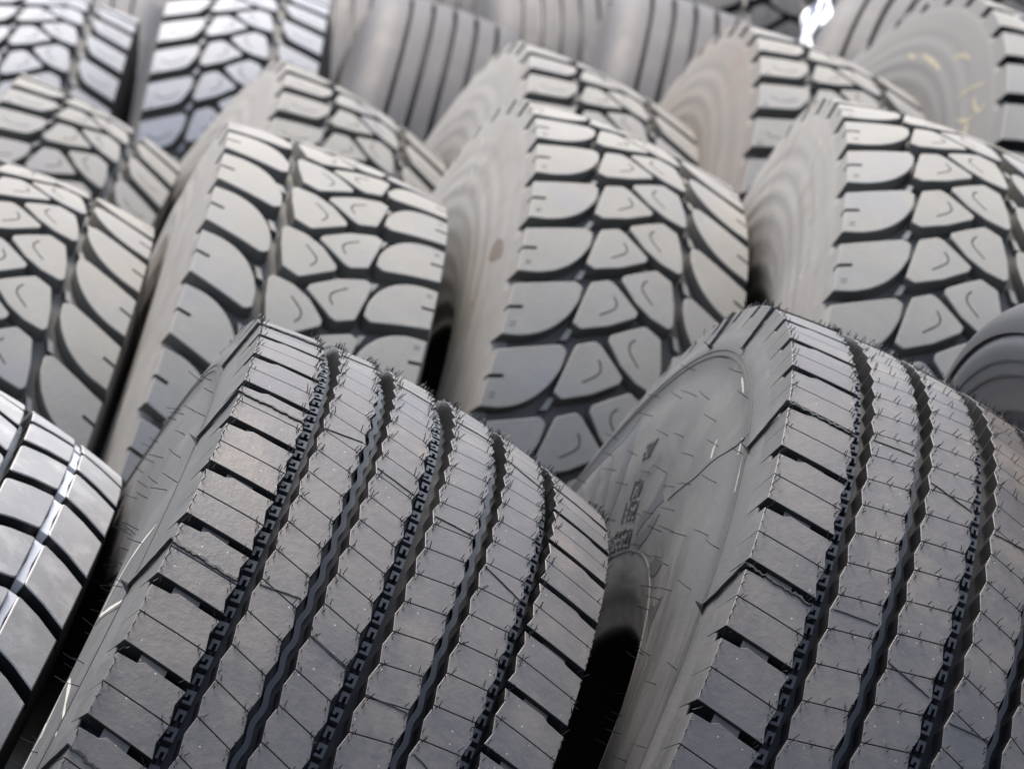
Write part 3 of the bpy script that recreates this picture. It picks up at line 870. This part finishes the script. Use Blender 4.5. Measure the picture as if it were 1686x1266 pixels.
P_('P0', KP, "blue-grey block tread tyre in the top left corner", g_far)
P_('P1', KP, "blue-grey block tread tyre just right of the one in the top left corner", g_far)

place(KF, z_((-.716, 3.346, -1.0614)), .57451, .04107, "shiny silvery block tread tyre with bright tie bars at the lower left", None, spin=.077)

FR.update({'N5': ((.447, 5.506, -1.0051), .52027, .18284), 'P2': ((-.247, 6.482, -1.0440), .34227, .03447), 'P3': ((.136, 6.538, -1.0527), .3126, -.006),
           'P4': ((.538, 6.608, -1.0694), .21376, -.22227), 'C': ((.600, 3.3268, -1.035), -.1107, .2258)})
rN5, mN5 = P_('N5', KL, "pale lug tyre in the top right corner with yellow chalk marks on its sidewall", g_third)
P_('P2', KS, "grey ribbed tyre with rounded shoulder standing beside the second blue-grey block tyre", g_far)
P_('P3', KS, "grey ribbed tyre with rounded shoulder behind the tyre with brown dust rings", g_far)
P_('P4', KS, "smooth grey tyre with rounded shoulder standing under the bright scrap of film", g_far)
rC, mC = P_('C', KN, "dark clean tyre showing only a smooth black sidewall at the right edge", None)
def far(x, y, th, ps, K, label):
    z = K.R * math.cos(th) + K.hw * math.sin(abs(th)) - .01
    place(K, (x, y, z), th, ps, label, g_far)
far(.02, 7.65, .15, .05, KS, "brownish ribbed tyre in the last row between two rounded grey tyres")
far(-.38, 7.65, .15, .05, KS, "ribbed tyre in the last row, leftmost of its row and mostly hidden")
far(-.80, 7.60, .15, .05, KS, "ribbed tyre in the last row, seen in the gap between the two blue-grey block tyres")
far(-1.16, 7.60, .15, .05, KS, "ribbed tyre at the far left end of the last row")
far(-.12, 8.70, .12, .05, KS, "hindmost ribbed tyre standing behind the gap beside the rounded grey tyre")
far(.42, 7.70, .10, .05, KX, "black block tread tyre in the last row left of the bright film")
far(.85, 7.70, .10, .05, KX, "black block tread tyre in the last row nearest the top right corner")

# ------------------------------------------------------------------ marks on the sidewalls
def wall_patch(K, poly, lift=0.0006, sgn=-1):
    """filled outline (depth below the shoulder in mm, angle) laid on the sidewall"""
    rr0 = K.R - K.crown(K.hw)
    bm = bmesh.new()
    vs = [bm.verts.new((p[1] * .45, p[0] / 1000, 0)) for p in poly]
    bm.faces.new(vs)
    bmesh.ops.triangulate(bm, faces=bm.faces)
    for axis, lo, hi, st in ((0, -1.0, 1.0, .010), (1, 0, .26, .008)):
        for x in np.arange(lo, hi, st):
            co = (x, 0, 0) if axis == 0 else (0, x, 0); no = (1, 0, 0) if axis == 0 else (0, 1, 0)
            bmesh.ops.bisect_plane(bm, geom=bm.verts[:] + bm.edges[:] + bm.faces[:], plane_co=co, plane_no=no, dist=1e-6)
    ex = bmesh.ops.extrude_face_region(bm, geom=bm.faces[:])
    for v in ex['geom']:
        if isinstance(v, bmesh.types.BMVert): v.co.z = 1
    bm.verts.index_update(); bm.verts.ensure_lookup_table()
    V = []
    for v in bm.verts:
        P, N_ = on_side(K.side, K.R, sgn, rr0 - v.co.y, v.co.x / .45, lift if v.co.z > .5 else -0.001)
        V.append(P)
    F = [tuple(v.index for v in f.verts) for f in bm.faces]
    bm.free()
    return [tuple(v) for v in V], F

def wall_line(K, path, w, lift=0.0006, sgn=-1, sub_=4):
    rr0 = K.R - K.crown(K.hw)
    P = smooth_profile(path, sub_) if len(path) > 2 else [np.array(path[0]) * (1 - t) + np.array(path[1]) * t for t in np.linspace(0, 1, 8)]
    pts, nr, wd = [], [], []
    for i, (d, ph) in enumerate(P):
        a, b = on_side(K.side, K.R, sgn, rr0 - d / 1000, ph); pts.append(a); nr.append(b)
        wd.append(w * random.uniform(.55, 1.15) * (0.4 + 0.6 * math.sin(pi * (i + .5) / len(P))))
    return extrude_ribbon(pts, nr, wd, lift)

def add_wall(name, K, parent, mat, polys=(), lines=(), w=.003, m=None, lift=.0006):
    """patches share one emblem part; every drawn stroke is a part of its own"""
    if polys:
        parts = []
        for p in polys: v, f = wall_patch(K, p, lift); parts.append((v, f, [0] * len(f)))
        V, F, Mi = cat(parts)
        sub(name, build(name, V, F, [m], Mi, False), parent, mat)
    for l in lines:
        V, F = wall_line(K, l, w, lift)
        sub(name, build(name, V, F, [m], None, False), parent, mat)

def wall_text(K, txt, d, ph, size, parent, mat, m, lift=.0012, squash=1.0):
    cu = bpy.data.curves.new("t", 'FONT'); cu.body = txt; cu.size = size; cu.extrude = .5; cu.resolution_u = 3
    ob = bpy.data.objects.new("t", cu); C.objects.link(ob)
    dg = bpy.context.evaluated_depsgraph_get(); me = bpy.data.meshes.new_from_object(ob.evaluated_get(dg))
    bpy.data.objects.remove(ob); bpy.data.curves.remove(cu)
    rr0 = K.R - K.crown(K.hw)
    V = []
    for v in me.vertices:
        r = rr0 - d / 1000 + v.co.y
        P, N_ = on_side(K.side, K.R, -1, r, ph + v.co.x * squash / (rr0 - d / 1000), lift if v.co.z > 0 else -.001)
        V.append(tuple(P))
    F = [tuple(p.vertices) for p in me.polygons]
    bpy.data.meshes.remove(me)
    return sub('raised_figures', build('figures', V, F, [m], None, False), parent, mat)

random.seed(11)
for d_ in (22, 34, 62):
    add_wall('moulded_ring', KN, rC, mC, m=MT['rib_wall'], lines=[[(d_, -1.4 + .09 * i) for i in range(32)]], w=.0026, lift=.0006)
wall_text(KB, "80/", 143, -.385, .024, rB, mB, MT['rib_side'])
wall_text(KB, "150", 178, -.385, .024, rB, mB, MT['rib_side'])
wall_text(KB, "1452", 197, -.41, .026, rB, mB, MT['rib_side'])
wall_text(KB, "3856522", 219, -.50, .024, rB, mB, MT['rib_side'])
add_wall('dark_emblem', KB, rB, mB, m=MT['emblem'], polys=[
    [(63, -.62), (123, -.499), (155, -.491), (184, -.517), (184, -.56), (155, -.535), (123, -.545), (82, -.64)],
    [(62, -.625), (50, -.764), (40, -.93), (38, -1.05), (50, -1.06), (54, -.95), (66, -.79), (82, -.66)],
    [(74, -.70), (120, -.62), (168, -.58), (168, -.60), (118, -.645)],
    [(66, -.79), (110, -.70), (168, -.65), (168, -.69), (105, -.74)],
    [(60, -.88), (100, -.80), (168, -.73), (168, -.77), (95, -.845)],
    [(56, -.97), (100, -.90), (168, -.81), (168, -.85), (92, -.94)]], lift=.0004)
lens = [(156, -.091), (169, -.057), (173, -.007), (182, -.061), (193, -.121), (201, -.171), (210, -.215), (204, -.225), (194, -.211), (188, -.165), (179, -.129), (168, -.115)]
lens2 = [(184, -.005), (194, -.023), (208, -.075), (220, -.159), (226, -.229), (219, -.229), (214, -.213), (204, -.141), (191, -.047)]
add_wall('dark_emblem', KB, rB, mB, m=MT['emblem'], polys=[lens], lift=.0004)
add_wall('dark_emblem', KB, rB, mB, m=MT['emblem'], polys=[lens2], lift=.0004)
for j in range(1, 5):
    add_wall('dark_emblem', KB, rB, mB, m=MT['emblem'], polys=[[(a, b + .30 * j) for a, b in (lens2 if j % 2 else lens)]], lift=.0004)
add_wall('wall_seam', KB, rB, mB, m=MT['rib_side'], lines=[[(45, .335), (93, .257), (129, .191), (169, .035)]], w=.0018, lift=.0007)
add_wall('scratch', KB, rB, mB, m=MT['chalk_w'], lines=[[(93, .179), (98, .201), (101, .228)], [(60, .30), (64, .34)], [(55, .05), (58, .12)], [(52, .38), (55, .47)]], w=.0022, lift=.0003)
add_wall('chalk_scribble', KA, rA, mA, m=MT['chalk_w'], w=.0045, lift=.0003, lines=[
    [(40, .89), (75, .82), (93, .765), (112, .725), (119, .745), (114, .79), (106, .84)], [(119, .80), (110, .83), (113, .87), (108, .92)],
    [(73, .449), (95, .47), (115, .53)], [(75, .452), (89, .465), (112, .51), (118, .57)], [(117, .575), (104, .597), (62, .632)]])
add_wall('scratch', KA, rA, mA, m=MT['hair'], w=.0010, lift=.0003, lines=[[(117, .600), (40, .66)]])
add_wall('chalk_mark', KL, rN5, mN5, m=MT['chalk_y'], w=.007, lift=.0004, lines=[
    [(98, -.155), (105, -.079)], [(97, -.031), (100, .045), (101, .139), (101, .195)], [(78, .253), (72, .241), (62, .283), (57, .335)],
    [(91, .465), (67, .479), (37, .525)], [(58, .545), (56, .591), (47, .625), (39, .609)], [(94, .561), (73, .615), (59, .619)], [(71, .63), (74, .68)]])
add_wall('brown_stain', KD, rM2, mM2, m=plain("brown stain", (.135, .112, .09), .8, .2), polys=[[(76, .575), (72, .54), (60, .54), (47, .575), (43, .61), (46, .632), (58, .62), (70, .60)]], lift=.0003)

rnd_ = random.Random(5)
for (K_, r_, m_) in ((KD, rM2, mM2), (KD, rM3, mM3)):
    for j in range(9):
        d0 = rnd_.uniform(35, 95); p0 = rnd_.uniform(-.3, .9); l_ = rnd_.uniform(.03, .10)
        add_wall('scuff_mark', K_, r_, m_, m=MT['scuff'], w=.0035, lift=.0003, lines=[[(d0, p0), (d0 + rnd_.uniform(4, 16), p0 + l_ * .5), (d0 + rnd_.uniform(14, 34), p0 + l_)]])

def px(x, y, depth):
    u = (x - 843) / 6997.27 * depth; v = (y - 633) / 6997.27 * depth
    return Vector((0, 0, CAM_H)) + fwd * depth + Rx * u + Dn * v

def film():
    """crumpled scrap of clear wrapping film lying over the rounded tyre"""
    o = px(1342, 30, 6.30); rnd = np.random.RandomState(4)
    nx, ny = 9, 22
    V, F = [], []
    for j in range(ny):
        for i in range(nx):
            u = (i / (nx - 1) - .5) * (.030 + .012 * math.sin(j * .7)); v = (j / (ny - 1) - .5) * .15
            x = u + v * .55; z = v * .8; y = .014 * math.sin(i * 1.9 + j * .8) + rnd.uniform(-.004, .004) + v * 1.2
            V.append((x, y, z))
    n = len(V); V += [(a, b + .0012, c) for a, b, c in V]
    for j in range(ny - 1):
        for i in range(nx - 1):
            a = j * nx + i; q = (a, a + 1, a + nx + 1, a + nx)
            F.append(q); F.append(tuple(k + n for k in q[::-1]))
    me = build("film", V, F, [MT['film']], None, True)
    ob = bpy.data.objects.new("plastic_film", me); C.objects.link(ob); ob.location = o
    ob['label'] = "bright crumpled scrap of film lying against the rounded grey tyre at the top"; ob['category'] = 'plastic film'
film()

# ------------------------------------------------------------------ ground
def ground():
    xs = np.linspace(-30, 30, 61); ys = np.linspace(-10, 60, 71)
    xs = np.unique(np.concatenate([xs, np.linspace(-2, 3, 41)])); ys = np.unique(np.concatenate([ys, np.linspace(2, 9, 57)]))
    cp = np.array(CONTACT)
    V, F = [], []
    for y in ys:
        for x in xs:
            d = np.hypot(cp[:, 0] - x, cp[:, 1] - y)
            w = np.exp(-(d / .16) ** 2)
            z = (w * cp[:, 2]).sum() / (w.sum() + .05) - 0.01 * 1
            V.append((x, y, min(z, 0.16) - 0.005))
    nx = len(xs)
    for j in range(len(ys) - 1):
        for i in range(nx - 1):
            F.append((j * nx + i, j * nx + i + 1, (j + 1) * nx + i + 1, (j + 1) * nx + i))
    m, nt, b = new_mat("packed gravel")
    n = nt.nodes.new("ShaderNodeTexNoise"); n.inputs["Scale"].default_value = 25; n.inputs["Detail"].default_value = 10
    r = nt.nodes.new("ShaderNodeValToRGB"); r.color_ramp.elements[0].color = (0.04, 0.037, 0.034, 1); r.color_ramp.elements[1].color = (0.12, 0.11, 0.10, 1)
    tc = nt.nodes.new("ShaderNodeTexCoord"); nt.links.new(tc.outputs["Object"], n.inputs["Vector"])
    nt.links.new(n.outputs[0], r.inputs[0]); nt.links.new(r.outputs[0], b.inputs["Base Color"]); b.inputs["Roughness"].default_value = 0.9
    me = build("ground", V, F, [m], None, True)
    o = bpy.data.objects.new("ground", me); C.objects.link(o); o['kind'] = 'structure'
ground()
